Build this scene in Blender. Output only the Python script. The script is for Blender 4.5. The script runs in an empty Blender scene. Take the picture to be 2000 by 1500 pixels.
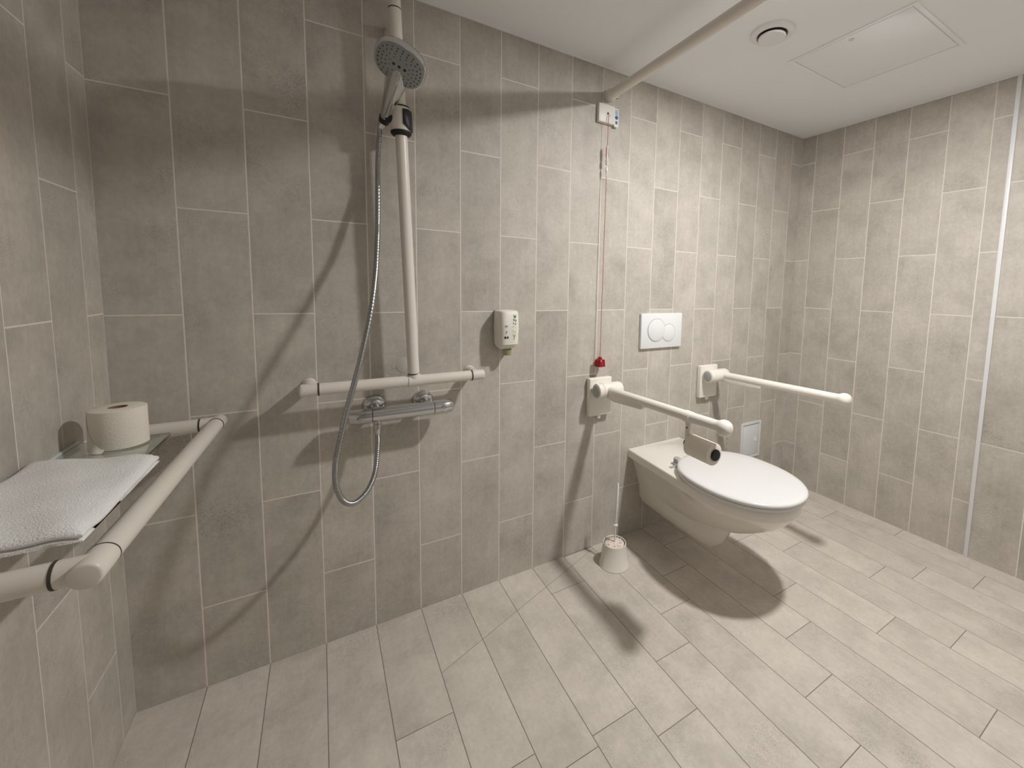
import bpy, bmesh, math, random
from mathutils import Vector, Matrix

random.seed(7)
S = 0.1476                      # metres per wall-tile width (every coordinate below is in tile widths)
ZF = -7.2637                    # floor level in tile widths (z = 0 is the joint at eye level)
def U(x, y, z): return Vector((x*S, y*S, (z-ZF)*S))
R = math.radians
scene = bpy.context.scene
COL = scene.collection

# ------------------------------------------------------------------ camera, world, exposure
YAW, PITCH, ROLL = 0.5445, -0.0921, 0.0211
fwd = Vector((math.sin(YAW)*math.cos(PITCH), math.cos(YAW)*math.cos(PITCH), math.sin(PITCH)))
rgt = Vector((math.cos(YAW), -math.sin(YAW), 0)); up = rgt.cross(fwd)
r2 = math.cos(ROLL)*rgt + math.sin(ROLL)*up; u2 = -math.sin(ROLL)*rgt + math.cos(ROLL)*up
camd = bpy.data.cameras.new('camera'); cam = bpy.data.objects.new('camera', camd); COL.objects.link(cam)
cam.matrix_world = Matrix.Translation(U(3.1036, -9.9203, .6231)) @ Matrix((r2, u2, -fwd)).transposed().to_4x4()
camd.sensor_fit = 'HORIZONTAL'; camd.sensor_width = 36; camd.lens = 810.447/2000*36
camd.shift_x = -115.4/2000; camd.shift_y = -112.8/2000; camd.clip_start = .01
scene.camera = cam
wd = bpy.data.worlds.new('world'); scene.world = wd; wd.use_nodes = True
wd.node_tree.nodes['Background'].inputs[0].default_value = (1, .97, .93, 1)
wd.node_tree.nodes['Background'].inputs[1].default_value = .0
vs = scene.view_settings
vs.view_transform = 'Standard'; vs.look = 'None'; vs.gamma = 1; vs.use_curve_mapping = False
vs.exposure = -0.17
LAMP = (12.4, -6.55)            # centre of the round ceiling lamp, just above the frame
LAMP_POWER = 1150.0

# ------------------------------------------------------------------ materials
def srgb(r, g, b):
    f = lambda c: (c/255/12.92) if c/255 <= .04045 else ((c/255+.055)/1.055)**2.4
    return (f(r), f(g), f(b), 1)
MATS = {}
def mat(name, col, rough=.5, metal=0, spec=.5, coat=0, trans=0, ior=1.45, var=.0, vscale=20, bump=0, bscale=200, emit=None, estr=0):
    m = bpy.data.materials.new(name); m.use_nodes = True; nt = m.node_tree; b = nt.nodes['Principled BSDF']
    b.inputs['Base Color'].default_value = col; b.inputs['Roughness'].default_value = rough
    b.inputs['Metallic'].default_value = metal; b.inputs['Specular IOR Level'].default_value = spec
    b.inputs['Coat Weight'].default_value = coat; b.inputs['Transmission Weight'].default_value = trans; b.inputs['IOR'].default_value = ior
    if emit: b.inputs['Emission Color'].default_value = emit; b.inputs['Emission Strength'].default_value = estr
    if var or bump:
        tc = nt.nodes.new('ShaderNodeTexCoord')
    if var:
        n = nt.nodes.new('ShaderNodeTexNoise'); n.inputs['Scale'].default_value = vscale; n.inputs['Detail'].default_value = 4
        nt.links.new(tc.outputs['Object'], n.inputs['Vector'])
        mx = nt.nodes.new('ShaderNodeMix'); mx.data_type = 'RGBA'
        mx.inputs['A'].default_value = tuple(c*(1-var) for c in col[:3])+(1,); mx.inputs['B'].default_value = tuple(min(1, c*(1+var)) for c in col[:3])+(1,)
        nt.links.new(n.outputs['Fac'], mx.inputs['Factor']); nt.links.new(mx.outputs['Result'], b.inputs['Base Color'])
    if bump:
        n2 = nt.nodes.new('ShaderNodeTexNoise'); n2.inputs['Scale'].default_value = bscale; n2.inputs['Detail'].default_value = 3
        nt.links.new(tc.outputs['Object'], n2.inputs['Vector'])
        bp = nt.nodes.new('ShaderNodeBump'); bp.inputs['Strength'].default_value = bump; bp.inputs['Distance'].default_value = .002
        nt.links.new(n2.outputs['Fac'], bp.inputs['Height']); nt.links.new(bp.outputs['Normal'], b.inputs['Normal'])
    MATS[name] = m
    return m

def tile_material(name, lo, hi, speck, along):
    """mottled concrete-look tile; every tile takes its own piece of the pattern and its own tone"""
    m = bpy.data.materials.new(name); m.use_nodes = True; nt = m.node_tree; N = nt.nodes.new; L = nt.links.new
    b = nt.nodes['Principled BSDF']; b.inputs['Roughness'].default_value = .55; b.inputs['Specular IOR Level'].default_value = .35
    tc = N('ShaderNodeTexCoord'); oi = N('ShaderNodeObjectInfo')
    off = N('ShaderNodeVectorMath'); off.operation = 'SCALE'; off.inputs[0].default_value = (37.1, 61.7, 23.3); L(oi.outputs['Random'], off.inputs['Scale'])
    ad = N('ShaderNodeVectorMath'); ad.operation = 'ADD'; L(tc.outputs['Object'], ad.inputs[0]); L(off.outputs[0], ad.inputs[1])
    def noise(scale, detail, rough, stretch=None):
        n = N('ShaderNodeTexNoise'); n.inputs['Scale'].default_value = scale; n.inputs['Detail'].default_value = detail; n.inputs['Roughness'].default_value = rough
        if stretch:
            mp = N('ShaderNodeMapping'); mp.inputs['Scale'].default_value = stretch; L(ad.outputs[0], mp.inputs['Vector']); L(mp.outputs[0], n.inputs['Vector'])
        else: L(ad.outputs[0], n.inputs['Vector'])
        return n.outputs['Fac']
    def math_(op, a, b_, c=None):
        n = N('ShaderNodeMath'); n.operation = op
        for i, v in enumerate((a, b_, c)):
            if v is None: continue
            if isinstance(v, (int, float)): n.inputs[i].default_value = v
            else: L(v, n.inputs[i])
        return n.outputs[0]
    def ramp(v, a, b_):
        n = N('ShaderNodeMapRange'); n.inputs['From Min'].default_value = a; n.inputs['From Max'].default_value = b_; L(v, n.inputs['Value']); return n.outputs[0]
    clouds = noise(9, 5, .62); blot = noise(4.5, 3, .55, (1.3, 1.3, .8)); grain = noise(420, 2, .6); streak = noise(40, 4, .6, along)
    mid = noise(75, 6, .72); fibre = noise(150, 3, .6, (1.0, 1.0, .35) if along[2] < 1 else (1.0, .35, 1.0))
    v = math_('MULTIPLY', ramp(clouds, .3, .7), .40)
    v = math_('MULTIPLY_ADD', ramp(mid, .32, .68), .32, v)
    v = math_('MULTIPLY_ADD', ramp(fibre, .3, .7), .14, v)
    v = math_('MULTIPLY_ADD', ramp(blot, .3, .7), .25, v)
    v = math_('MULTIPLY_ADD', ramp(streak, .3, .7), .15, v)
    v = math_('MULTIPLY_ADD', oi.outputs['Random'], .22, v)
    mx = N('ShaderNodeMix'); mx.data_type = 'RGBA'; mx.inputs['A'].default_value = lo; mx.inputs['B'].default_value = hi
    L(math_('SUBTRACT', v, .20), mx.inputs['Factor']); mx.clamp_factor = True
    # dark pitted patches: grain shows only where a slow mask allows it
    mask = ramp(noise(5.5, 3, .6), .5, .68); pits = ramp(grain, .5, .66)
    k = math_('MULTIPLY', math_('MULTIPLY', mask, pits), speck)
    k = math_('MULTIPLY_ADD', ramp(noise(300, 2, .7), .35, .8), .09, k)
    stain = math_('MULTIPLY', ramp(noise(7, 4, .65), .50, .75), .22); k = math_('ADD', k, stain)
    dk = N('ShaderNodeMix'); dk.data_type = 'RGBA'; dk.inputs['B'].default_value = tuple(c*.35 for c in lo[:3])+(1,)
    L(mx.outputs['Result'], dk.inputs['A']); L(k, dk.inputs['Factor']); L(dk.outputs['Result'], b.inputs['Base Color'])
    bp = N('ShaderNodeBump'); bp.inputs['Strength'].default_value = .25; bp.inputs['Distance'].default_value = .0006
    L(grain, bp.inputs['Height']); L(bp.outputs['Normal'], b.inputs['Normal'])
    MATS[name] = m
    return m

tile_material('wall_tile', srgb(172, 165, 155), srgb(212, 205, 195), .5, (1.6, 1.6, .12))
tile_material('floor_tile', srgb(188, 180, 169), srgb(222, 214, 203), .45, (1.6, .12, 1.6))
mat('wall_grout', srgb(232, 224, 213), .8, var=.06)
mat('floor_grout', srgb(128, 120, 111), .8, var=.06)
mat('front_paint', srgb(170, 168, 165), .8, var=.02)
mat('ceiling_paint', srgb(243, 245, 248), .85, var=.015, vscale=3, bump=.05, bscale=300)
mat('rail_cream', srgb(228, 221, 211), .32, spec=.5, var=.01)
mat('rail_white', srgb(238, 233, 224), .3, spec=.5, var=.01)
mat('plastic_white', srgb(235, 236, 237), .35, var=.008)
mat('plastic_offwhite', srgb(232, 228, 218), .4, var=.01)
mat('ceramic', srgb(236, 231, 222), .12, coat=.5, var=.005)
mat('seat_white', srgb(224, 223, 223), .18, coat=.3, var=.004)
mat('chrome', (.62, .63, .64, 1), .13, metal=1, var=.02)
mat('brushed_metal', (.42, .43, .44, 1), .25, metal=1, var=.03)
mat('shower_face', srgb(150, 152, 154), .35, spec=.5, var=.03)
mat('rubber_black', srgb(30, 30, 32), .55, var=.05)
mat('plastic_dark', srgb(38, 38, 42), .4, var=.04)
mat('seal_dark', srgb(70, 64, 58), .6, var=.04)
mat('grey_cap', srgb(170, 172, 170), .4, var=.03)
mat('nozzle_dark', srgb(80, 82, 85), .5, var=.03)
mat('paper', srgb(238, 230, 218), .95, spec=.1, var=.02, vscale=60, bump=.4, bscale=260)
mat('cardboard', srgb(150, 125, 98), .9, spec=.1, var=.05)
mat('towel_white', srgb(246, 245, 244), 1, spec=.05, var=.05, vscale=45, bump=1.0, bscale=420)
mat('red_plastic', srgb(150, 24, 36), .3, spec=.5, var=.05)
mat('red_cord', srgb(176, 70, 66), .7, var=.05)
mat('clear_plastic', srgb(232, 226, 222), .15, trans=.05, var=.01)
mat('sticker', srgb(225, 234, 240), .5, var=.01)
mat('ink_blue', srgb(18, 88, 165), .5, var=.02)
mat('ink_grey', srgb(105, 105, 115), .6, var=.02)
mat('ink_dark', srgb(45, 40, 40), .6, var=.02)
mat('leaf_green', srgb(95, 120, 75), .6, var=.05)
mat('leaf_pale', srgb(178, 196, 128), .6, var=.05)
mat('nozzle_green', srgb(182, 184, 138), .35, trans=.25, var=.05)
mat('trim_white', srgb(226, 226, 228), .4, var=.01)
mat('panel_grey', srgb(222, 224, 226), .45, var=.01)
mat('bristle', srgb(236, 222, 212), .9, var=.05)
mat('lamp_diffuser', (1, 1, 1, 1), .5, emit=(1.0, .985, .965, 1), estr=LAMP_POWER)
g = bpy.data.materials.new('shelf_glass'); g.use_nodes = True; MATS['shelf_glass'] = g
gb = g.node_tree.nodes['Principled BSDF']; gb.inputs['Base Color'].default_value = (.80, .90, .86, 1); gb.inputs['Roughness'].default_value = .02
gb.inputs['Transmission Weight'].default_value = 1; gb.inputs['IOR'].default_value = 1.5

# ------------------------------------------------------------------ mesh helpers (tile-width coordinates unless said otherwise)
def wloc(o):
    v = Vector((0, 0, 0))
    while o is not None: v += o.location; o = o.parent
    return v
def obj(name, bm, m, parent=None, smooth=40, label=None, kind=None):
    """link bm (metres, world coordinates) as one mesh object under parent"""
    me = bpy.data.meshes.new(name)
    o = bpy.data.objects.new(name, me); COL.objects.link(o)
    if parent is not None:
        o.parent = parent; bmesh.ops.translate(bm, verts=bm.verts, vec=-wloc(parent))
    bmesh.ops.recalc_face_normals(bm, faces=bm.faces)
    bm.to_mesh(me); bm.free()
    me.materials.append(MATS[m])
    if smooth:
        for p in me.polygons: p.use_smooth = True
        me.set_sharp_from_angle(angle=R(smooth))
    if label: o['label'] = label
    if kind: o['kind'] = kind
    return o
def thing(name, label, cat, loc, group=None):
    o = bpy.data.objects.new(name, None); COL.objects.link(o); o.location = loc; o.empty_display_size = .05
    o['label'] = label; o['category'] = cat
    if group: o['group'] = group
    return o
def tag(o, label, cat, group=None):
    o['label'] = label; o['category'] = cat
    if group: o['group'] = group
    return o
def recentre(o):
    """move a top-level mesh's origin to the middle of its base"""
    vs_ = [v.co for v in o.data.vertices]
    c = Vector(((min(v.x for v in vs_)+max(v.x for v in vs_))/2, (min(v.y for v in vs_)+max(v.y for v in vs_))/2, min(v.z for v in vs_)))
    o.data.transform(Matrix.Translation(-c)); o.location = c
    return o
def box(bm, x0, x1, y0, y1, z0, z1, bev=0, seg=2):
    c = [U(x, y, z) for x in (x0, x1) for y in (y0, y1) for z in (z0, z1)]
    v = [bm.verts.new(p) for p in c]
    fs = [bm.faces.new([v[i] for i in f]) for f in ((0,1,3,2),(4,6,7,5),(0,4,5,1),(2,3,7,6),(0,2,6,4),(1,5,7,3))]
    if bev:
        es = list({e for f in fs for e in f.edges})
        bmesh.ops.bevel(bm, geom=es, offset=bev*S, segments=seg, affect='EDGES', profile=.5)
    return bm
def B(*a, **k): return box(bmesh.new(), *a, **k)
def frame_of(d):
    d = d.normalized(); a = Vector((0, 0, 1)) if abs(d.z) < .9 else Vector((1, 0, 0))
    u = d.cross(a).normalized(); return u, d.cross(u)
def rings(bm, loops, cap0=True, cap1=True, closed=True):
    vl = [[bm.verts.new(p) for p in lp] for lp in loops]
    n = len(vl[0])
    for a, b in zip(vl, vl[1:]):
        for i in range(n if closed else n-1):
            j = (i+1) % n; bm.faces.new((a[i], a[j], b[j], b[i]))
    if cap0: bm.faces.new(list(reversed(vl[0])))
    if cap1: bm.faces.new(vl[-1])
    return bm
def tube(bm, pts, rad, seg=20, cap=True):
    """round tube through pts (tile widths); rad is one radius or one per point"""
    P = [U(*p) for p in pts]; rad = rad if isinstance(rad, (list, tuple)) else [rad]*len(P)
    loops = []; u = None
    for i, p in enumerate(P):
        d = (P[min(i+1, len(P)-1)]-P[max(i-1, 0)]).normalized()
        if u is None: u, w = frame_of(d)
        else:
            u = (u-d*u.dot(d)).normalized(); w = d.cross(u)
        loops.append([p+(u*math.cos(t)+w*math.sin(t))*rad[i]*S for t in (2*math.pi*k/seg for k in range(seg))])
    return rings(bm, loops, cap, cap)
def T(pts, rad, seg=20): return tube(bmesh.new(), pts, rad, seg)
def lathe(bm, base, axis, prof, seg=28, cap0=True, cap1=True):
    """prof = [(distance along axis, radius)...]; base in tile widths"""
    ax = Vector(axis).normalized(); u, w = frame_of(ax); b = U(*base)
    return rings(bm, [[b+ax*h*S+(u*math.cos(t)+w*math.sin(t))*r*S for t in (2*math.pi*k/seg for k in range(seg))] for h, r in prof], cap0, cap1)
def LA(*a, **k): return lathe(bmesh.new(), *a, **k)
def ringmesh(base, axis, prof, seg=28):
    """closed ring: profile is a closed loop of (h, r)"""
    bm = bmesh.new(); ax = Vector(axis).normalized(); u, w = frame_of(ax); b = U(*base)
    vl = [[bm.verts.new(b+ax*h*S+(u*math.cos(t)+w*math.sin(t))*r*S) for t in (2*math.pi*k/seg for k in range(seg))] for h, r in prof]
    m = len(vl)
    for i in range(m):
        a, c = vl[i], vl[(i+1) % m]
        for k in range(seg): bm.faces.new((a[k], a[(k+1) % seg], c[(k+1) % seg], c[k]))
    return bm
def prism(pts2, plane, a, b, bev=0, seg=2):
    """polygon pts2 extruded from a to b; plane 'xy' 'xz' 'yz'"""
    bm = bmesh.new()
    f = {'xy': lambda p, t: U(p[0], p[1], t), 'xz': lambda p, t: U(p[0], t, p[1]), 'yz': lambda p, t: U(t, p[0], p[1])}[plane]
    rings(bm, [[f(p, a) for p in pts2], [f(p, b) for p in pts2]])
    if bev: bmesh.ops.bevel(bm, geom=list(bm.edges), offset=bev*S, segments=seg, affect='EDGES', profile=.5)
    return bm
def catmull(P, n):
    P = [Vector(p) for p in P]; out = []
    Q = [P[0]*2-P[1]]+P+[P[-1]*2-P[-2]]
    for i in range(1, len(Q)-2):
        a, b, c, d = Q[i-1:i+3]
        for k in range(n):
            t = k/n; out.append(.5*((2*b)+(c-a)*t+(2*a-5*b+4*c-d)*t*t+(3*b-a-3*c+d)*t**3))
    out.append(P[-1]); return out

sm = lambda t_: max(0, min(1, t_))**2*(3-2*max(0, min(1, t_)))
# ------------------------------------------------------------------ the room
XR, ZC, YF = 19.713, 6.7111, -11.3
TH = 3.7549                     # tile height
G = .0115                       # half joint on the walls
GF = .007                       # half joint on the floor
DEPTH = .003                    # tiles stand this proud of the grout
def structure(name, bm, m):
    o = obj(name, bm, m, smooth=0); o['kind'] = 'structure'; return o
wall_back = structure('wall_back', B(-.4, XR+.4, DEPTH, .5, ZF-.3, ZC+.3), 'wall_grout')
wall_left = structure('wall_left', B(-.5, -DEPTH, YF-.4, DEPTH, ZF-.3, ZC+.3), 'wall_grout')
wall_right = structure('wall_right', B(XR+DEPTH, XR+.5, YF-.4, DEPTH, ZF-.3, ZC+.3), 'wall_grout')
wall_front = structure('wall_front', B(-DEPTH, XR+DEPTH, YF-.4, YF, ZF-.3, ZC+.3), 'front_paint')
floor = structure('floor', B(-DEPTH, XR+DEPTH, YF, DEPTH, ZF-.3, ZF-DEPTH), 'floor_grout')
ceiling = structure('ceiling', B(-DEPTH, XR+DEPTH, YF, DEPTH, ZC, ZC+.3), 'ceiling_paint')

MESH = {}
def tile_mesh(w, h, m, flat=False):
    """a tile w x h with a small chamfer; wall tiles face -Y, floor tiles face +Z; origin in the middle of the face"""
    key = (round(w, 3), round(h, 3), m)
    if key in MESH: return MESH[key]
    c = .0015*S; a, b, d = w*S/2, h*S/2, DEPTH*S
    lv = [(a, b, d), (a, b, c), (a-c, b-c, 0)]
    bm = bmesh.new(); loops = []
    for x, z, y in lv:
        q = [(-x, -z), (x, -z), (x, z), (-x, z)]
        loops.append([(px, pz, -y) if flat else (px, y, pz) for px, pz in q])
    rings(bm, loops); bmesh.ops.recalc_face_normals(bm, faces=bm.faces)
    me = bpy.data.meshes.new('tile'); bm.to_mesh(me); bm.free(); me.materials.append(MATS[m]); MESH[key] = me
    return me
def put_tile(me, loc, rz, parent):
    o = bpy.data.objects.new('tile', me); COL.objects.link(o); o.location = loc; o.rotation_euler = (0, 0, rz); o.parent = parent
def wall_column(a0, a1, phase, place, rz, parent):
    """one column of upright tiles between a0 and a1 (positions along the wall)"""
    k = math.floor((ZF-phase)/TH)
    while phase+k*TH < ZC:
        z0, z1 = max(phase+k*TH+G, ZF), min(phase+(k+1)*TH-G, ZC); k += 1
        if z1-z0 < .03: continue
        put_tile(tile_mesh(a1-a0, z1-z0, 'wall_tile'), place((a0+a1)/2, (z0+z1)/2), rz, parent)
for i in range(1, 21):
    x0, x1 = i-1+G, min(i-G, XR)
    wall_column(x0, x1, 0 if i % 2 else TH/2, lambda a, z: U(a, 0, z), 0, wall_back)
joints = [0]+[-(j-.4657) for j in range(1, 7)]+[-5.955]
for j in range(1, 8):
    y0, y1 = joints[j]+(G if j < 7 else 0), joints[j-1]-(G if j > 1 else 0)
    wall_column(y0, y1, .033+(TH/2 if j % 2 else 0), lambda a, z: U(XR, a, z), R(-90), wall_right)
y = -6.0; j = 8
while y > YF:
    y1, y0 = y-(G if j > 8 else 0), max((-7.05-(j-8))+G, YF)
    wall_column(y0, y1, .06+(TH/2 if j % 2 else 0), lambda a, z: U(XR, a, z), R(-90), wall_right); y = -7.05-(j-8); j += 1
y, j = 0, 0
while y > YF:
    ny = -.54-j*.995
    wall_column(max(ny+G, YF), y-(G if j else 0), .03+(TH/2 if j % 2 else 0), lambda a, z: U(0, a, z), R(90), wall_left); y = ny; j += 1
# floor: planks run away from the back wall; a straight slope crease crosses columns 5 to 9
FL = [-2.0, -2.9, -3.4, -3.8, -2.87, -4.25, -4.7, -4.51, -5.10, -3.97, -7.0, -6.02, -5.015, -8.02, -5.99, -7.02, -4.98, -5.6, -6.6, -4.4]
FHC = {5: 4.6, 6: 4.95, 7: 4.6}
def clip(poly, fn):
    out = []
    for i, p in enumerate(poly):
        q = poly[(i+1) % len(poly)]; a, b = fn(p), fn(q)
        if a >= 0: out.append(p)
        if (a >= 0) != (b >= 0):
            t = a/(a-b); out.append((p[0]+(q[0]-p[0])*t, p[1]+(q[1]-p[1])*t))
    return out
crease = lambda p: p[1]-(-1.97+.3735*(p[0]-5))
for c in range(20):
    x0, x1 = c+(GF if c else 0), min(c+1-GF, XR)
    k = -4; FH = FHC.get(c, 3.95)
    while True:
        yt = FL[c]+FH*k; k += 1
        if yt > 0: break
        ya, yb = max(yt+GF, YF), min(yt+FH-GF, 0)
        if yb-ya < .03: continue
        rect = [(x0, ya), (x1, ya), (x1, yb), (x0, yb)]
        sg = [crease(p) for p in rect]
        if 5 <= c <= 9 and min(sg) < 0 < max(sg):
            for sign in (1, -1):
                poly = clip(rect, lambda p: sign*crease(p)-.006)
                if len(poly) < 3: continue
                cx = sum(p[0] for p in poly)/len(poly); cy = sum(p[1] for p in poly)/len(poly)
                bm = bmesh.new(); rings(bm, [[U(px, py, ZF-DEPTH) for px, py in poly], [U(px, py, ZF) for px, py in poly]])
                o = obj('tile', bm, 'floor_tile', floor, smooth=0); o.data.transform(Matrix.Translation(-U(cx, cy, ZF))); o.location = U(cx, cy, ZF)
        else:
            put_tile(tile_mesh(x1-x0, yb-ya, 'floor_tile', True), U((x0+x1)/2, (ya+yb)/2, ZF), 0, floor)
# trims
t1 = obj('trim_1', B(XR-.05, XR+.01, -6.035, -5.935, ZF, ZC, bev=.010), 'trim_white'); t1['kind'] = 'structure'
t2 = obj('trim_2', B(.0, XR, -.075, 0, ZC-.022, ZC, bev=.006), 'ceiling_paint'); t2['kind'] = 'structure'
t3 = obj('trim_3', B(XR-.075, XR, YF, -.075, ZC-.022, ZC, bev=.006), 'ceiling_paint'); t3['kind'] = 'structure'
t4 = obj('trim_4', B(0, .075, YF, -.075, ZC-.022, ZC, bev=.006), 'ceiling_paint'); t4['kind'] = 'structure'

# ------------------------------------------------------------------ round ceiling lamp (the light of the room)
lx, ly = LAMP
t = thing('ceiling_lamp', 'round white surface-mounted ceiling lamp beside the ceiling hatch', 'lamp', U(lx, ly, ZC))
obj('housing', ringmesh((lx, ly, ZC), (0, 0, -1), [(0, .43), (.05, .43), (.065, .415), (.065, .37), (.05, .355), (0, .35)], 48), 'plastic_white', t)
obj('diffuser', LA((lx, ly, ZC), (0, 0, -1), [(0, .35), (.048, .35), (.060, .325), (.066, .20), (.068, .05)], seg=48), 'lamp_diffuser', t)

# ------------------------------------------------------------------ shower grab rail with riser
DB = .56                        # axis distance from the wall
RT = .118                       # tube radius
t = thing('shower_grab_rail', 'cream T-shaped grab rail with tall riser bar in the shower', 'grab rail', U(4.8, 0, -1.46))
ZB = -1.458
obj('horizontal_tube', T([(3.03, -DB, ZB), (6.07, -DB, ZB)], RT), 'rail_cream', t)
for s, xe, xr_, xf in ((-1, 2.70, 3.02, 2.86), (1, 6.38, 6.08, 6.20)):
    e = obj('end_fitting', LA((xr_, -DB, ZB), (s, 0, 0), [(0, RT+.002), (abs(xe-xr_)-.03, RT+.002), (abs(xe-xr_)-.008, RT-.02), (abs(xe-xr_), RT-.05)]), 'rail_cream', t)
    obj('wall_post', LA((xf, 0, ZB), (0, -1, 0), [(0, .13), (.03, .13), (.045, .116), (DB, .112)]), 'rail_cream', e)
    obj('seal_ring', ringmesh((xr_, -DB, ZB), (s, 0, 0), [(-.018, RT-.01), (-.018, RT+.006), (.012, RT+.006), (.012, RT-.01)]), 'seal_dark', t)
obj('tee_fitting', tube(T([(4.68, -DB, ZB), (4.935, -DB, ZB)], RT+.012), [(4.807, -DB, ZB), (4.800, -DB, ZB+.16)], RT+.004), 'rail_cream', t)
vx = lambda z: 4.797+(4.537-4.797)*(z+1.307)/(6.004+1.307)
obj('seal_ring', LA((vx(-1.31), -DB, -1.315), (-.035, 0, 1), [(0, RT+.005), (.025, RT+.005)]), 'seal_dark', t)
obj('riser_tube', T([(vx(-1.29), -DB, -1.29), (vx(6.03), -DB, 6.03)], RT), 'rail_cream', t)
obj('seal_ring', LA((vx(6.03), -DB, 6.03), (-.035, 0, 1), [(0, RT+.004), (.02, RT+.004)]), 'seal_dark', t)
u_ = obj('upper_fitting', T([(vx(5.5), -DB, 5.5), (vx(6.03), -DB, 6.028)], RT+.004), 'rail_cream', t)
obj('wall_post', LA((vx(5.82), 0, 5.82), (0, -1, 0), [(0, .13), (.03, .13), (.045, .116), (DB, .112)]), 'rail_cream', u_)
obj('top_tube', T([(vx(6.05), -DB, 6.05), (vx(6.7), -DB, 6.69)], RT), 'rail_cream', t)
# slider with holder
sx = vx(3.93)
sl = obj('slider', LA((vx(3.70), -DB, 3.70), (-.035, 0, 1), [(0, .185), (.02, .195), (.45, .195), (.47, .188)]), 'rail_cream', t)
obj('slider_ring', LA((vx(3.63), -DB, 3.63), (-.035, 0, 1), [(0, .13), (.02, .18), (.05, .20), (.085, .20)]), 'rubber_black', sl)
obj('slider_ring', LA((vx(4.16), -DB, 4.165), (-.035, 0, 1), [(0, .19), (.03, .187), (.045, .13)]), 'rubber_black', sl)
# the push button wraps round the right front of the slider
def arc_plate(cx, cy, z0, z1, a0, a1, r0, r1, n=10):
    """curved push button with a sloped lower left corner"""
    bm = bmesh.new()
    def col(i, r, pad):
        a = a0+(a1-a0)*(pad+(1-2*pad)*i/n); f = i/n; lo = z0+.09*max(0, 1-2.5*f)+pad*.4; hi = z1-.02*max(0, 1-3*f)-pad*.4
        return [bm.verts.new(U(cx+r*math.cos(a)+(vx(z)-vx(3.93)), cy+r*math.sin(a), z)) for z in (lo, lo+(hi-lo)*.5, hi)]
    L0 = [col(i, r0, 0) for i in range(n+1)]; L1 = [col(i, r1-.012, 0) for i in range(n+1)]; L2 = [col(i, r1, .05) for i in range(n+1)]
    def rim(Lx): return [c[0] for c in Lx]+[Lx[-1][1]]+[c[2] for c in reversed(Lx)]+[Lx[0][1]]
    for A, C_ in ((L0, L1), (L1, L2)):
        ra, rb = rim(A), rim(C_)
        for k in range(len(ra)): bm.faces.new((ra[k], ra[(k+1) % len(ra)], rb[(k+1) % len(ra)], rb[k]))
    for i in range(n):
        for k in range(2): bm.faces.new((L2[i][k], L2[i+1][k], L2[i+1][k+1], L2[i][k+1]))
    return bm
obj('push_button', arc_plate(sx, -DB, 3.735, 4.13, R(-86), R(5), .17, .228), 'plastic_dark', sl)
# tilting cone holder on the left
arm = obj('holder_arm', LA((sx-.13, -DB-.02, 3.94), (-1, .12, -.02), [(0, .075), (.02, .085), (.13, .085), (.16, .07)]), 'rubber_black', sl)
H0 = Vector((4.325, -.40, 3.93)); HC = Vector((4.433, -1.80, 4.464)); HA = (HC-H0).normalized()
bm = bmesh.new(); lathe(bm, tuple(H0-HA*.06), HA, [(0, .085), (.04, .10), (.17, .112), (.175, .09), (.03, .07)], cap0=False, cap1=False)
tube(bm, [(sx-.27, -DB+.03, 3.935), tuple(H0+HA*.02+Vector((.05, 0, 0)))], .055)
obj('cone_holder', bm, 'rubber_black', sl)

# ------------------------------------------------------------------ hand shower
t = thing('hand_shower', 'chrome hand shower with large nozzle head in the slider holder', 'hand shower', U(*H0))
n = Vector((-.375, -.267, -.888)).normalized(); av = (HA-n*HA.dot(n)).normalized(); bv = n.cross(av)
HS = .86
def shead(k, d, off=0, e=2.5, N=48):
    """superellipse ring: half size k at distance d along the face normal"""
    out = []
    for i in range(N):
        a = 2*math.pi*i/N; c, s_ = math.cos(a), math.sin(a)
        q = (abs(c)**e+abs(s_)**e)**(-1/e)*HS
        p = HC+n*d+(av*c*1.02+bv*s_)*q*k+av*off
        out.append(U(*p))
    return out
bm = bmesh.new()
rings(bm, [shead(.06, -.23, -.08), shead(.22, -.215, -.05), shead(.36, -.16, -.02), shead(.45, -.09), shead(.50, -.01), shead(.508, .03), shead(.50, .055), shead(.475, .062)], cap1=True)
obj('head', bm, 'chrome', t, smooth=50)
bm = bmesh.new(); rings(bm, [shead(.468, .055), shead(.466, .072), shead(.45, .080), shead(.20, .088)])
fp = obj('face_plate', bm, 'shower_face', t)
bm = bmesh.new()
def dot(bm, p, r, h=.012, seg=6, sq=1):
    a_ = [U(*(p+(av*math.cos(2*math.pi*k/seg)*sq+bv*math.sin(2*math.pi*k/seg))*r)) for k in range(seg)]
    b_ = [U(*(p+n*h+(av*math.cos(2*math.pi*k/seg)*sq+bv*math.sin(2*math.pi*k/seg))*r*.8)) for k in range(seg)]
    rings(bm, [a_, b_])
for ring_, cnt, ph in ((.415, 26, 0), (.345, 22, .1), (.27, 16, .2), (.195, 10, .1)):
    for k in range(cnt):
        a = 2*math.pi*(k+ph)/cnt; e = 2.5; c, s_ = math.cos(a), math.sin(a); q = (abs(c)**e+abs(s_)**e)**(-1/e)*HS
        dot(bm, HC+n*.078+(av*c+bv*s_)*q*ring_, .016)
obj('nozzles', bm, 'nozzle_dark', fp, kind='stuff')
for k in (-1, 0, 1): 
    bm = bmesh.new(); dot(bm, HC+n*.082+bv*k*.095, .03, .012, 8, 1.2); obj('centre_nozzle', bm, 'plastic_dark', fp)
hp = catmull([H0-HA*.02, H0+HA*.35, H0+HA*.74-n*.02, HC-av*.42-n*.05, HC-av*.12-n*.11], 5)
k_ = len(hp)-1
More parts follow.
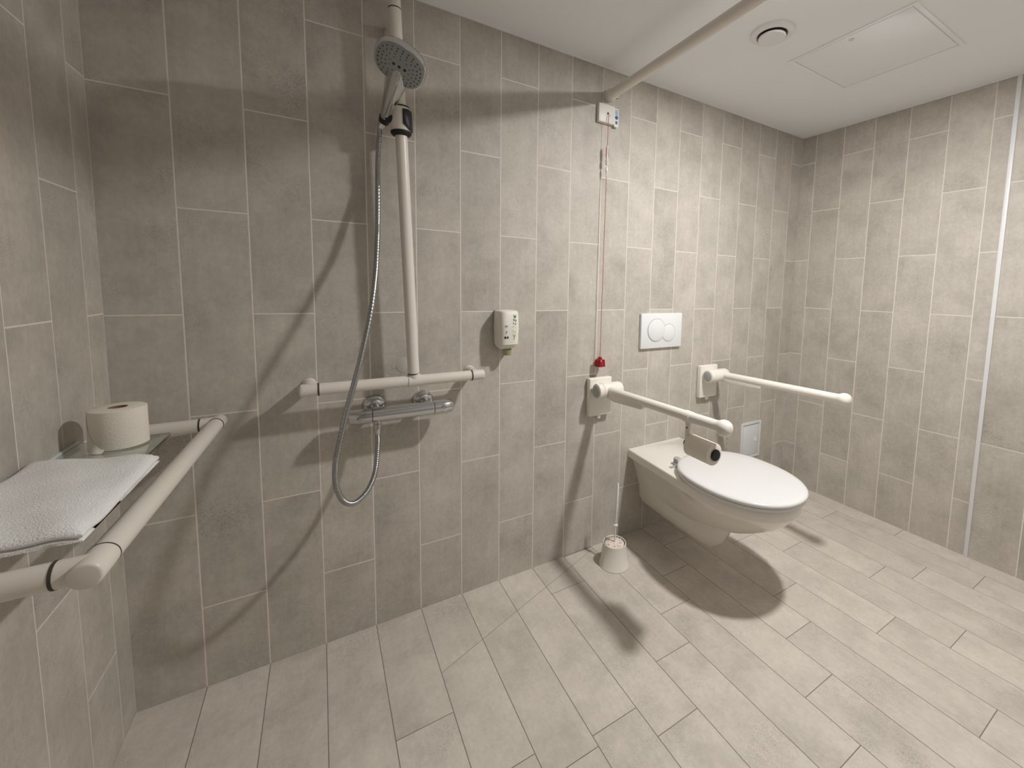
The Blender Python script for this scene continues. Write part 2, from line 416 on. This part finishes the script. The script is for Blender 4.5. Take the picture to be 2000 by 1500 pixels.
def lerp_r(i):
    s_ = i/k_; pts = [(0, .088), (.28, .115), (.5, .15), (.72, .20), (1, .20)]
    for (a, ra), (b, rb) in zip(pts, pts[1:]):
        if s_ <= b: return ra+(rb-ra)*(s_-a)/(b-a)
obj('handle', T([tuple(p) for p in hp], [lerp_r(i) for i in range(k_+1)], 24), 'chrome', t)
obj('select_button', LA(tuple(HC-av*.66+n*.08), n, [(0, .085), (.05, .085), (.065, .07)]), 'shower_face', t)

# ------------------------------------------------------------------ shower hose
HOSE = [(4.262,-.33,3.893),(4.219,-.27,3.295),(4.197,-.29,2.774),(4.16,-.48,1.978),(4.126,-.62,1.49),(4.042,-.92,.766),(3.91,-1.2,.032),(3.698,-1.44,-.82),(3.462,-1.57,-1.653),(3.287,-1.62,-2.415),(3.246,-1.62,-2.74),(3.254,-1.6,-3.038),(3.338,-1.54,-3.329),(3.464,-1.45,-3.493),(3.619,-1.3,-3.543),(3.817,-1.1,-3.443),(3.972,-.82,-3.219),(4.057,-.56,-2.78),(4.064,-.50,-2.50)]
t = thing('shower_hose', 'grey metal shower hose hanging in a long loop below the valve', 'hose', U(3.46, -1.45, -3.6))
path = catmull(HOSE, 36)
obj('hose', T([tuple(p) for p in path], [.052 if i % 3 else .047 for i in range(len(path))], 12), 'brushed_metal', t)
obj('hose_nut', LA((4.25, -.31, 3.79), tuple(H0-Vector((4.25, -.31, 3.79))), [(0, .055), (.02, .068), (.14, .072)]), 'chrome', t)
obj('hose_nut', LA((4.064, -.505, -2.54), (0, .02, 1), [(0, .055), (.02, .066), (.12, .066), (.13, .075), (.215, .075)]), 'chrome', t)

# ------------------------------------------------------------------ thermostatic valve
YV, ZV = -.50, -2.115
t = thing('shower_valve', 'chrome thermostatic shower valve on the wall under the grab rail', 'valve', U(4.58, 0, ZV))
def valve_section(x, ry, rz, flat=.72):
    out = []
    for k in range(28):
        a = 2*math.pi*k/28; yy = math.cos(a)*ry; zz = math.sin(a)*rz
        if zz > rz*flat: zz = rz*flat+(zz-rz*flat)*.15
        out.append(U(x, YV+yy, ZV+zz))
    return out
bm = bmesh.new(); rings(bm, [valve_section(x, .175, .165) for x in (3.97, 5.21)]); obj('body', bm, 'chrome', t)
bm = bmesh.new(); rings(bm, [valve_section(x, r, r*.95) for x, r in ((3.96, .165), (3.95, .175), (3.54, .168), (3.525, .155))]); hl = obj('flow_handle', bm, 'chrome', t)
bm = bmesh.new(); rings(bm, [valve_section(x, r, r*.95) for x, r in ((5.22, .165), (5.23, .175), (5.36, .175), (5.365, .168), (5.40, .168), (5.405, .175), (5.61, .170), (5.63, .155))]); hr = obj('temperature_handle', bm, 'chrome', t)
obj('stop_button', LA((5.42, YV-.16, ZV+.02), (0, -1, .1), [(0, .045), (.03, .045), (.04, .035)]), 'chrome', hr)
for x in (4.06, 5.09):
    e = obj('escutcheon', LA((x, 0, ZV+.06), (0, -1, 0), [(0, .235), (.03, .235), (.08, .215), (.12, .16), (.14, .10)]), 'chrome', t)
    obj('union', LA((x, -.17, ZV+.04), (0, -1, 0), [(0, .10), (.2, .10), (.3, .11)]), 'chrome', e)
obj('outlet', LA((4.064, YV, ZV-.2), (0, 0, 1), [(0, .075), (.08, .075)]), 'chrome', t)

# ------------------------------------------------------------------ small round cover on the wall beside the riser
o = obj('wall_cap', LA((4.70, 0, -1.20), (0, -1, 0), [(0, .18), (.004, .18), (.007, .172)]), 'wall_grout')
tag(o, 'flat beige round cap on the tiles behind the shower riser', 'cap'); o.data.materials[0] = MATS['wall_tile']

# ------------------------------------------------------------------ soap dispenser
t = thing('soap_dispenser', 'white soap dispenser bottle with green plant print mounted on the wall', 'soap dispenser', U(7.10, 0, -1.08))
CX, HW, DP = 7.085, .272, .50
def bottle_pt(a, z, k=1.0):
    """a in -1..1 across the front from left to right (pi sweep), z height"""
    th = math.pi*(a+1)/2
    c, s_ = -math.cos(th), math.sin(th)
    sh = 1.0-.035*((z+.4)/.42)**2
    e = 4.2
    q = (abs(c)**e+abs(s_)**e)**(-1/e)
    return (CX+c*q*HW*k*sh, -.06-s_*q*(DP-.06)*k*sh, z)
def bottle_ring(z, k): return [U(*bottle_pt(-1+2*i/24, z, k)) for i in range(25)]
bm = bmesh.new()
rings(bm, [bottle_ring(-.955, .52), bottle_ring(-.94, .56), bottle_ring(-.86, .90), bottle_ring(-.83, .94), bottle_ring(-.815, .94)])
obj('shoulder', bm, 'plastic_offwhite', t)
bm = bmesh.new()
rings(bm, [bottle_ring(-.815, .96), bottle_ring(-.80, 1.0), bottle_ring(-.40, 1.015), bottle_ring(-.02, 1.0), bottle_ring(.015, .95), bottle_ring(.035, .80), bottle_ring(.045, .4)])
bt = obj('bottle', bm, 'plastic_offwhite', t)
obj('wall_bracket', B(CX-.25, CX+.25, -.07, 0, -.9, .03, bev=.015), 'grey_cap', t)
bm = LA((CX+.0, -.26, -1.09), (0, 0, 1), [(0, .085), (.02, .10), (.12, .105), (.14, .12)], seg=20); obj('nozzle', bm, 'nozzle_green', t)
def decal(name, pts, m, parent, off=1.012):
    """pts: (a, z) outline on the bottle front"""
    bm = bmesh.new(); lo = [U(*bottle_pt(a, z, 1.002)) for a, z in pts]; hi = [U(*bottle_pt(a, z, off)) for a, z in pts]
    rings(bm, [lo, hi]); obj(name, bm, m, parent, smooth=0)
def rect(a0, a1, z0, z1): return [(a0, z0), ((a0+a1)/2, z0), (a1, z0), (a1, z1), ((a0+a1)/2, z1), (a0, z1)]
for z_, a0, a1 in ((-.335, -.34, -.18), (-.36, -.33, -.20), (-.40, -.34, -.14)): decal('print_line', rect(a0, a1, z_-.008, z_+.008), 'ink_grey', bt)
decal('print_mark', [(-.27, -.53), (-.26, -.53), (-.23, -.48), (-.19, -.47), (-.24, -.46), (-.23, -.44), (-.26, -.47), (-.29, -.50)], 'ink_grey', bt)
for a in (-.30, -.18):
    decal('print_dot', [(a+.045*math.cos(2*math.pi*k/12), -.62+.033*math.sin(2*math.pi*k/12)) for k in range(12)], 'ink_dark', bt)
random.seed(3)
def leaf(a, z, da, dz, w, m):
    px, pz = -dz*w, da*w*.7
    decal('print_leaf', [(a, z), (a+da*.5+px, z+dz*.5+pz), (a+da, z+dz), (a+da*.5-px, z+dz*.5-pz)], m, bt)
for a, z, da, dz, m in ((.22,-.14,-.04,.09,'leaf_green'),(.25,-.15,.05,.09,'leaf_green'),(.22,-.22,-.06,.06,'leaf_green'),(.25,-.24,.07,.06,'leaf_green'),(.2,-.3,-.06,.05,'leaf_green'),(.24,-.32,.06,.06,'leaf_green'),(.18,-.40,-.05,.06,'leaf_green'),(.22,-.42,.06,.05,'leaf_green'),(.17,-.5,-.05,.07,'leaf_pale'),(.22,-.52,.06,.06,'leaf_pale'),(.18,-.6,-.04,.07,'leaf_pale'),(.24,-.62,.04,.08,'leaf_pale')):
    leaf(a, z, da*1.3, dz, .28, m)
decal('print_stem', [(.19, -.68), (.215, -.68), (.25, -.10), (.235, -.10)], 'leaf_green', bt)

# ------------------------------------------------------------------ curtain rod
t = thing('curtain_rod', 'white ceiling-height curtain rod running out from the back wall', 'curtain rod', U(10.17, 0, 5.96))
obj('rod', T([(10.165, -.05, 5.96), (10.02, YF, 5.96)], .125, 28), 'rail_cream', t)
fl = obj('wall_flange', LA((10.168, 0, 5.96), (0, -1, 0), [(0, .155), (.04, .16), (.12, .158), (.30, .145), (.32, .126)]), 'rail_cream', t)
obj('set_screw', LA((10.30, -.2, 5.90), (1, 0, -.3), [(0, .035), (.03, .035)], seg=10), 'seal_dark', fl)

# ------------------------------------------------------------------ emergency pull switch
t = thing('emergency_pull_switch', 'white alarm switch box with a red pull cord hanging to a red knob', 'pull switch', U(10.05, 0, 5.45))
sb = obj('switch_box', B(9.79, 10.325, -.12, 0, 5.205, 5.695, bev=.02), 'plastic_offwhite', t)
obj('cord_hole', LA((10.09, -.118, 5.46), (0, -1, 0), [(0, .028), (.014, .028), (.016, .02)], seg=12), 'seal_dark', sb)
obj('indicator', LA((10.16, -.118, 5.41), (0, -1, 0), [(0, .013), (.008, .012)], seg=8), 'ink_blue', sb)
st = obj('sticker', B(10.325, 10.475, -.10, -.085, 5.165, 5.66), 'sticker', t)
obj('blue_disc', LA((10.40, -.099, 5.42), (0, -1, 0), [(0, .053), (.006, .053)], seg=24), 'ink_blue', st)
for z_ in (5.61, 5.57, 5.535, 5.50): obj('print_line', B(10.35, 10.45, -.106, -.099, z_-.007, z_+.007), 'ink_grey', st)
obj('print_block', B(10.365, 10.435, -.106, -.099, 5.245, 5.325), 'ink_grey', st)
YCO = -.19
cordx = lambda z: 10.06+(9.995-10.06)*(5.46-z)/(6.8)
obj('cord', T([(10.09, -.125, 5.46), (10.085, -.17, 5.42), (cordx(5.2), YCO, 5.2), (cordx(4.56), YCO, 4.56)], .008, 8), 'red_cord', t)
cl = obj('cord_connector', T([(cordx(4.58), YCO, 4.58), (cordx(4.5), YCO, 4.55), (cordx(4.2), YCO, 4.22)], [.012, .03, .026], 12), 'clear_plastic', t)
obj('cord_loop', T([(cordx(4.5)-.035, YCO, 4.52), (cordx(4.4)-.04, YCO, 4.26)], .007, 6), 'red_cord', cl)
obj('cord_loop', T([(cordx(4.5)+.035, YCO, 4.52), (cordx(4.4)+.038, YCO, 4.26)], .007, 6), 'red_cord', cl)
obj('connector_bead', LA((cordx(4.2), YCO, 4.04), (0, 0, 1), [(0, .012), (.03, .04), (.07, .045), (.09, .03), (.11, .045), (.15, .04), (.18, .012)], seg=14), 'clear_plastic', cl)
obj('connector_bead', T([(cordx(4), YCO, 4.04), (cordx(4), YCO, 3.9), (cordx(4), YCO, 3.74)], [.012, .035, .012], 10), 'clear_plastic', cl)
obj('cord', T([(cordx(3.76), YCO, 3.76), (cordx(1), YCO, 1), (cordx(-1.36), YCO, -1.36)], .008, 8), 'red_cord', t)
kx = cordx(-1.4)
kb = obj('knob', LA((kx, YCO, -1.345), (0, 0, -1), [(0, .035), (.02, .06), (.06, .062), (.09, .10), (.16, .135), (.27, .14), (.285, .125)], seg=16), 'red_plastic', t)
for a in range(5):
    th = 2*math.pi*a/5+.4
    obj('knob_rib', T([(kx+.12*math.cos(th), YCO+.12*math.sin(th), -1.42), (kx+.145*math.cos(th), YCO+.145*math.sin(th), -1.62)], .024, 6), 'red_plastic', kb)

# ------------------------------------------------------------------ flush plate
t = thing('flush_plate', 'white dual-flush plate with two round buttons above the toilet', 'flush plate', U(12.49, 0, -1.22))
pl = obj('plate', B(11.60, 13.345, -.095, 0, -1.235, -.125, bev=.02), 'plastic_white', t)
def button(x, z, r, y, nm):
    b_ = obj(nm, LA((x, y, z), (0, -1, 0), [(0, r), (.010, r), (.016, r-.012)], seg=48), 'plastic_white', t)
    obj('groove', ringmesh((x, y-.001, z), (0, -1, 0), [(0, r), (0, r+.014), (.004, r+.014), (.004, r)], 48), 'grey_cap', b_)
button(12.76, -.755, .275, -.095, 'small_button'); button(12.225, -.655, .352, -.101, 'large_button')

# ------------------------------------------------------------------ toilet
XT, ZR = 12.45, -4.423
t = thing('toilet', 'white wall-hung long toilet with closed lid between the two support arms', 'toilet', U(XT, 0, ZF+.6))
def rim_half(y):
    """half width of the pan rim at distance y from the wall"""
    y = abs(y)
    if y < 3.0: return 1.125+.155*min(1, y/2.4)
    s_ = (y-3.0)/1.76
    return 1.28*math.sqrt(max(0, 1-s_**2.15))
def pan_outline(front, hw, pinch=1.0, back=0.0, N=20):
    """plan loop: straight sides from the wall to y=-3.0*front/4.76, elliptic front"""
    ys = front*3.0/4.76; out = []
    for i in range(8):
        f = i/8; out.append((-hw*rim_half(f*3.0)/1.28*(pinch+(1-pinch)*sm((f-.45)/.6)), back+(ys-back)*f))
    for i in range(N+1):
        a = math.pi*i/N; c, s_ = math.cos(a), math.sin(a)
        out.append((-hw*math.copysign(abs(c)**(1/1.07), c), ys+(front-ys)*abs(s_)**(1/1.07)))
    for i in range(8):
        f = 1-(i+1)/8; out.append((hw*rim_half(f*3.0)/1.28*(pinch+(1-pinch)*sm((f-.45)/.6)), back+(ys-back)*f))
    return out
def lay(o2, z): return [U(XT+x, -y, z) for x, y in o2]
bm = bmesh.new()
secs = [(ZR, 4.70, 1.25), (ZR-.02, 4.74, 1.275), (ZR-.05, 4.75, 1.28), (ZR-.24, 4.745, 1.278), (ZR-.265, 4.735, 1.27, .985), (ZR-.285, 4.72, 1.262, .89), (ZR-.50, 4.56, 1.19, .84), (ZR-.70, 4.36, 1.08, .82), (ZR-.90, 4.07, .96, .82), (ZR-1.10, 3.72, .84, .85), (ZR-1.28, 3.32, .72, .9), (ZR-1.40, 2.95, .60, 1)]
rings(bm, [lay(pan_outline(sc[1], sc[2], sc[3] if len(sc) > 3 else 1.0), sc[0]) for sc in secs])
obj('bowl', bm, 'ceramic', t, smooth=42)
def trap_section(y, top, hw_top, hw_mid, bot, N=9):
    """U-shaped section"""
    out = [(-hw_top, top)]
    zm = bot+.46*(top-bot)
    out.append((-(hw_top*.45+hw_mid*.55), (top+zm)/2))
    for i in range(N+1):
        a = math.pi*i/N; out.append((-hw_mid*math.cos(a)*(1 if True else 1), zm-(zm-bot)*math.sin(a)**.85))
    out.append((hw_top*.45+hw_mid*.55, (top+zm)/2)); out.append((hw_top, top))
    return [U(XT+x, -y, z) for x, z in out]
bm = bmesh.new()
rings(bm, [trap_section(0, ZR-.28, .97, .62, -6.58), trap_section(.5, ZR-.28, .97, .60, -6.61), trap_section(1.2, ZR-.28, .97, .58, -6.64), trap_section(1.9, ZR-.28, .97, .54, -6.66), trap_section(2.35, ZR-.3, 1.0, .50, -6.66), trap_section(2.62, ZR-.4, .92, .44, -6.58), trap_section(2.85, ZR-.6, .8, .36, -6.30), trap_section(3.05, ZR-.8, .7, .28, -5.8)])
obj('trapway', bm, 'ceramic', t, smooth=60)
# seat ring and lid share the outline
def seat_outline(k=1.0, N=64):
    out = []; yb, yf, hw = 1.62, 4.86, 1.395
    ym = 3.15
    for i in range(N):
        a = 2*math.pi*i/N; c, s_ = math.cos(a), math.sin(a)
        L_ = (yf-ym) if s_ > 0 else (ym-yb)
        ex = 2.15 if s_ > 0 else 2.35
        q = (abs(c)**ex+abs(s_)**ex)**(-1/ex)
        out.append((c*q*hw*k, ym+s_*q*L_*k))
    return out
def slab(levels): 
    bm = bmesh.new(); rings(bm, [lay(seat_outline(k), z) for k, z in levels]); return bm
z0 = ZR+.02
obj('seat', slab([(.95, z0), (.975, z0+.02), (.975, z0+.09), (.96, z0+.105)]), 'seat_white', t, smooth=50)
lid = obj('lid', slab([(.965, z0+.115), (.99, z0+.125), (1.0, z0+.16), (.998, z0+.19), (.985, z0+.215), (.955, z0+.232), (.90, z0+.243), (.75, z0+.253), (.4, z0+.262)]), 'seat_white', t, smooth=60)
for s in (-1, 1):
    h_ = obj('hinge', LA((XT+s*.62, -1.60, ZR), (0, 0, 1), [(0, .12), (.04, .12), (.06, .10), (.20, .10), (.215, .08)]), 'grey_cap', t)
    obj('hinge_arm', B(XT+s*.62-.07, XT+s*.62+.07, -1.78, -1.52, ZR+.10, ZR+.19, bev=.02), 'seat_white', h_)
obj('hinge_foot', B(XT-.95, XT-.66, -1.72, -1.62, ZR, ZR+.02, bev=.005), 'grey_cap', t)
obj('lift_tab', B(XT+1.16, XT+1.33, -3.86, -3.72, z0+.09, z0+.12, bev=.01), 'seat_white', t)

# ------------------------------------------------------------------ fold-down support arms
def support_arm(xa, xb, xc, ye, ze, label):
    """xa..xb wall plate, xc arm axis, ye/ze end of the arm"""
    xm = (xa+xb)/2; zt, zb = -1.965, -3.10; zp = -2.29; yp = -.43
    t = thing('support_arm', label, 'support rail', U(xm, 0, zb), 'fold-down support arms beside the toilet')
    p_ = obj('wall_plate', B(xa, xb, -.19, 0, zb, zt, bev=.04, seg=3), 'rail_white', t)
    obj('latch_tab', B(xm-.05, xm+.05, -.14, -.04, zb-.1, zb+.02, bev=.015), 'rail_white', p_)
    obj('label_print', B(xm+.05, xm+.18, -.196, -.188, zb+.22, zb+.32), 'plastic_white', p_)
    h_ = obj('hinge_housing', LA((xa+.06, yp, zp), (1, 0, 0), [(0, .19), (.012, .215), (.16, .22), (.165, .23), (.36, .23), (.365, .22), (xb-xa-.02, .22), (xb-xa+.04, .20), (xb-xa+.06, .13)], seg=32), 'rail_white', t)
    box_bm = B(xm-.2, xm+.26, yp+.02, -.15, zp-.17, zp+.17, bev=.05, seg=3); obj('hinge_block', box_bm, 'rail_white', t)
    obj('hinge_cap', LA((xa+.062, yp, zp), (-1, 0, 0), [(0, .17), (.014, .168), (.02, .15)], seg=28), 'grey_cap', h_)
    obj('hinge_pin', LA((xm-.12, yp+.05, zp-.19), (0, 0, -1), [(0, .04), (.05, .04)], seg=10), 'seal_dark', h_)
    z1 = zp+.02
    a_ = obj('arm_tube', T([(xc, yp-.1, z1), (xc, ye+.05, ze)], .118, 24), 'rail_white', t)
    gz = lambda y: z1+(ze-z1)*(y-(yp-.1))/(ye-(yp-.1))
    obj('stiffener', prism([(yp-.05, gz(yp)-.02), (yp-.05, gz(yp)-.20), (-.9, gz(-.9)-.255), (-2.02, gz(-2.0)-.20), (-2.06, gz(-2.0)-.15), (-2.06, gz(-2.0)-.02)], 'yz', xc-.095, xc+.095, bev=.02), 'rail_white', t)
    e = Vector((0, ye-yp, ze-z1)).normalized()
    obj('end_knob', LA((xc, ye+.10, ze-.003), tuple(e), [(-.10, .118), (-.02, .125), (.03, .15), (.09, .172), (.16, .172), (.22, .15), (.26, .11), (.28, .06)], seg=28), 'rail_white', a_)
    return t
arm1 = support_arm(9.67, 10.46, 10.09, -4.48, -2.165, 'white fold-down support arm on the brush side of the toilet, with paper holder')
arm2 = support_arm(14.27, 15.13, 14.98, -4.42, -2.185, 'white fold-down support arm at the corner side of the toilet, without paper holder')
# paper holder clamped on the near arm
YH = -3.55
zc_ = -2.195
ph = obj('paper_holder', ringmesh((10.09, YH+.09, zc_), (0, -1, 0), [(0, .112), (0, .135), (.18, .135), (.18, .112)], 28), 'rail_white', arm1)
obj('strap', B(10.04, 10.14, YH-.07, YH+.05, -2.80, zc_-.11, bev=.015), 'rail_white', ph)
obj('strap_screw', LA((10.04, YH-.01, -2.43), (-1, 0, 0), [(0, .02), (.012, .018)], seg=10), 'seal_dark', ph)
obj('spindle', T([(10.09, YH+.05, -2.80), (10.09, YH-.79, -2.80)], .085, 20), 'plastic_dark', ph)
obj('spindle_cap', LA((10.09, YH-.76, -2.80), (0, -1, 0), [(0, .122), (.03, .125), (.05, .11)], seg=24), 'plastic_dark', ph)

def paper_roll(label, base, axis, r, rc, ln, core):
    t = thing('toilet_paper_roll', label, 'toilet roll', U(*base), 'toilet rolls')
    prof = [(0, rc), (0, r-.02), (.012, r), (ln-.012, r), (ln, r-.02), (ln, rc)]
    obj('paper', ringmesh(base, axis, prof, 48), 'paper', t, smooth=35)
    obj('core', ringmesh(base, axis, [(.004, rc-.012), (.004, rc+.002), (ln-.004, rc+.002), (ln-.004, rc-.012)], 32), 'cardboard', t)
    return t
paper_roll('small used toilet roll with a black spindle cap hanging from the support arm', (10.09, YH-.09, -2.80), (0, -1, 0), .235, .10, .66, True)

# ------------------------------------------------------------------ small access panel behind the toilet
t = thing('access_panel', 'small white access panel with round lock low on the wall behind the toilet', 'access panel', U(17.46, 0, -5.93))
bm = bmesh.new(); box(bm, 16.86, 16.96, -.05, 0, -5.93, -4.47, bev=.008); box(bm, 17.97, 18.07, -.05, 0, -5.93, -4.47, bev=.008); box(bm, 16.96, 17.97, -.05, 0, -4.57, -4.47, bev=.008); box(bm, 16.96, 17.97, -.05, 0, -5.93, -5.83, bev=.008)
obj('frame', bm, 'panel_grey', t)
d_ = obj('door', B(16.985, 17.945, -.04, 0, -5.815, -4.60, bev=.008), 'panel_grey', t)
obj('lock', LA((17.76, -.038, -5.21), (0, -1, 0), [(0, .075), (.015, .075), (.02, .065), (.012, .05)], seg=24), 'plastic_white', d_)

# ------------------------------------------------------------------ ceiling vent and hatch
vx0, vy0 = 12.41, -3.42
t = thing('ceiling_vent', 'round white ceiling air vent beside the hatch', 'vent', U(vx0, vy0, ZC))
obj('collar', ringmesh((vx0, vy0, ZC), (0, 0, -1), [(0, .48), (.03, .48), (.055, .465), (.085, .41), (.08, .345), (.04, .315), (0, .315)], 48), 'plastic_white', t)
obj('throat', LA((vx0, vy0, ZC), (0, 0, -1), [(0, .31), (.012, .31)], seg=40), 'plastic_dark', t)
obj('valve_disc', LA((vx0, vy0, ZC-.012), (0, 0, -1), [(0, .10), (.075, .12), (.09, .295), (.11, .30), (.13, .285), (.138, .15)], seg=48), 'plastic_white', t)
t = thing('ceiling_hatch', 'square white access hatch set flush in the ceiling', 'hatch', U(15.28, -4.29, ZC))
hx0, hx1, hy0, hy1 = 13.90, 16.68, -5.69, -2.90
bm = bmesh.new(); w_ = .10
for a in ((hx0, hx1, hy0, hy0+w_), (hx0, hx1, hy1-w_, hy1), (hx0, hx0+w_, hy0+w_, hy1-w_), (hx1-w_, hx1, hy0+w_, hy1-w_)): box(bm, *a, ZC-.022, ZC, bev=.006)
obj('frame', bm, 'ceiling_paint', t)
p_ = obj('panel', B(hx0+w_+.018, hx1-w_-.018, hy0+w_+.018, hy1-w_-.018, ZC-.016, ZC, bev=.004), 'ceiling_paint', t)
obj('lock', LA((14.19, -4.30, ZC-.015), (0, 0, -1), [(0, .06), (.012, .06), (.014, .045), (.006, .035)], seg=20), 'panel_grey', p_)

# ------------------------------------------------------------------ towel rail round the shelf (left wall)
ZT = -1.972
bx = lambda y: 1.425+(1.275-1.425)*(y+.15)/(-4.85+.15)
t = thing('towel_rail', 'cream tubular towel rail framing the glass shelf on the left wall', 'towel rail', U(.7, -2.5, ZT))
obj('front_tube', T([(bx(-.42), -.42, ZT), (bx(-4.50), -4.50, ZT)], RT), 'rail_cream', t)
for ye, yr, yt, s in ((-.10, -.40, -.32, 1), (-4.86, -4.52, -4.70, -1)):
    e = obj('end_fitting', LA((bx(yr), yr, ZT), (bx(ye)-bx(yr), ye-yr, 0), [(0, RT+.003), (abs(ye-yr)-.018, RT+.003), (abs(ye-yr)-.004, RT-.008), (abs(ye-yr), RT-.022)]), 'rail_cream', t)
    obj('return_sleeve', T([(bx(yt), yt, ZT), (bx(yt)-.22, yt+.0, ZT)], RT+.003), 'rail_cream', e)
    obj('seal_ring', LA((bx(yr), yr, ZT), (0, -1, 0), [(-.008, RT+.005), (.008, RT+.005)]), 'seal_dark', t)
    obj('seal_ring', LA((bx(yt)-.225, yt, ZT), (1, 0, 0), [(-.012, RT+.006), (.012, RT+.006)]), 'seal_dark', t)
    obj('return_tube', T([(bx(yt)-.23, yt, ZT), (.02, yt, ZT)], RT), 'rail_cream', t)
    obj('wall_flange', LA((0, yt, ZT), (1, 0, 0), [(0, .17), (.03, .17), (.045, .13), (.1, .12)]), 'rail_cream', t)

# ------------------------------------------------------------------ glass shelf
t = thing('glass_shelf', 'greenish glass shelf on the left wall inside the towel rail', 'shelf', U(.5, -2.8, -1.83))
ZG = -1.78
obj('glass_plate', B(.03, 1.02, -4.42, -1.22, ZG-.05, ZG, bev=.008), 'shelf_glass', t)
obj('wall_profile', B(0, .05, -4.45, -1.20, ZG-.10, ZG-.052, bev=.008), 'trim_white', t)
obj('wall_profile', B(0, .028, -4.45, -1.20, ZG-.052, ZG+.03, bev=.006), 'trim_white', t)

# toilet roll standing on the shelf, with a loose end
tp = paper_roll('full toilet roll standing upright on the glass shelf with its loose end curling out', (.56, -1.56, ZG+.002), (0, 0, 1), .30, .105, .56, True)
bm = bmesh.new(); NF, NG_ = 12, 8; grid = []
for side in (0, 1):
    g0 = []
    for i in range(NF+1):
        f = i/NF; th = R(186+70*f); zmax = .03+.50*(1-f)**1.6
        col_ = []
        for k in range(NG_+1):
            h_ = k/NG_; rr = .303+.05*sm(f*1.2)*(1-h_)**1.6+.012*math.sin(f*9)*(1-h_)*f+side*.006
            col_.append(bm.verts.new(U(.56+rr*math.cos(th), -1.56+rr*math.sin(th), ZG+.004+zmax*h_)))
        g0.append(col_)
    grid.append(g0)
for i in range(NF):
    for k in range(NG_):
        for g0 in grid: bm.faces.new((g0[i][k], g0[i+1][k], g0[i+1][k+1], g0[i][k+1]))
for i in range(NF):
    for k in (0, NG_): bm.faces.new((grid[0][i][k], grid[0][i+1][k], grid[1][i+1][k], grid[1][i][k]))
for k in range(NG_):
    for i in (0, NF): bm.faces.new((grid[0][i][k], grid[0][i][k+1], grid[1][i][k+1], grid[1][i][k]))
obj('loose_end', bm, 'paper', tp, smooth=60)

# ------------------------------------------------------------------ folded towel on the shelf
bm = bmesh.new(); random.seed(11)
NX, NY = 26, 44
def towel_top(i, j):
    f, g_ = i/NX, j/NY
    x = .04+f*(1.165-.035*g_); y = -2.40-.19*f-g_*(4.555-2.40-.19*f)
    edge = min(f, 1-f, g_, 1-g_)
    z = ZG+.185-.04*f+.010*math.sin(x*9+y*3.1)+.007*math.sin(y*7-x*4)+.010*math.sin(f*11-g_*16)*sm((g_-.62)/.3)
    z -= .035*sm((x-.95)/.25)+.015*sm((-y-4.35)/.4)
    z -= .035*max(0, 1-edge/.04)**2
    return x, y, z
top = [[bm.verts.new(U(*towel_top(i, j))) for j in range(NY+1)] for i in range(NX+1)]
bot = [[None]*(NY+1) for _ in range(NX+1)]
for i in range(NX):
    for j in range(NY): bm.faces.new((top[i][j], top[i+1][j], top[i+1][j+1], top[i][j+1]))
rim = [(i, 0) for i in range(NX)]+[(NX, j) for j in range(NY)]+[(i, NY) for i in range(NX, 0, -1)]+[(0, j) for j in range(NY, 0, -1)]
prev = [top[i][j] for i, j in rim]
for d, inset in ((.028, -.014), (.05, -.006), (.06, .03), (.066, .03), (.074, -.012), (.105, -.014), (.13, .0)):
    cur = []
    for i, j in rim:
        x, y, z = towel_top(i, j); cx, cy = .6, -3.5
        nx_ = (1 if i == NX else -1 if i == 0 else 0); ny_ = (-1 if j == NY else 1 if j == 0 else 0)
        zz = max(z-d, ZG+.005)
        cur.append(bm.verts.new(U(max(.035, x-inset*nx_), y-inset*ny_, zz)))
    for k in range(len(rim)):
        k2 = (k+1) % len(rim); bm.faces.new((prev[k], prev[k2], cur[k2], cur[k]))
    prev = cur
bm.faces.new(prev)
o = obj('towel', bm, 'towel_white', smooth=70); recentre(o)
tag(o, 'folded white terry towel lying on the glass shelf by the rail', 'towel')

# ------------------------------------------------------------------ toilet brush set
bx0, by0 = 10.13, -.98
t = thing('brush_holder', 'white plastic toilet brush pot standing on the floor beside the toilet', 'brush holder', U(bx0, by0, ZF))
prof = [(0, .05), (0, .42), (.012, .43), (.03, .425), (.05, .405), (.60, .335), (.66, .33), (.672, .318), (.66, .305), (.08, .36), (.06, .05)]
obj('pot', ringmesh((bx0, by0, ZF), (0, 0, 1), prof, 40), 'plastic_offwhite', t)
t = thing('toilet_brush', 'white toilet brush with slim handle standing in its pot', 'toilet brush', U(bx0, by0, ZF+.1))
obj('bristle_head', LA((bx0, by0, ZF+.1), (0, 0, 1), [(0, .1), (.05, .24), (.40, .27), (.53, .27), (.56, .10)], seg=30), 'bristle', t)
bm = bmesh.new(); random.seed(5)
for k in range(70):
    a = random.random()*6.283; rr = random.uniform(.08, .27); z_ = random.uniform(.62, .67)
    tube(bm, [(bx0+.05*math.cos(a), by0+.05*math.sin(a), ZF+z_-.06), (bx0+rr*math.cos(a+.2), by0+rr*math.sin(a+.2), ZF+z_+.02)], .009, 4)
obj('bristles', bm, 'bristle', t, kind='stuff')
hx = lambda z: bx0+.055*(z-ZF-.6)/1.8
obj('handle', T([(hx(z), by0, z) for z in (ZF+.58, ZF+.62, ZF+.64, ZF+.9, ZF+1.3, ZF+1.62, ZF+1.8, ZF+2.1, ZF+2.3, ZF+2.38, ZF+2.41)], [.07, .07, .028, .024, .022, .026, .042, .046, .036, .025, .010], 14), 'plastic_white', t)
obj('handle_collar', LA((hx(ZF+1.14), by0, ZF+1.14), (0, 0, 1), [(0, .03), (.01, .062), (.035, .062), (.045, .03)], seg=18), 'plastic_white', t)
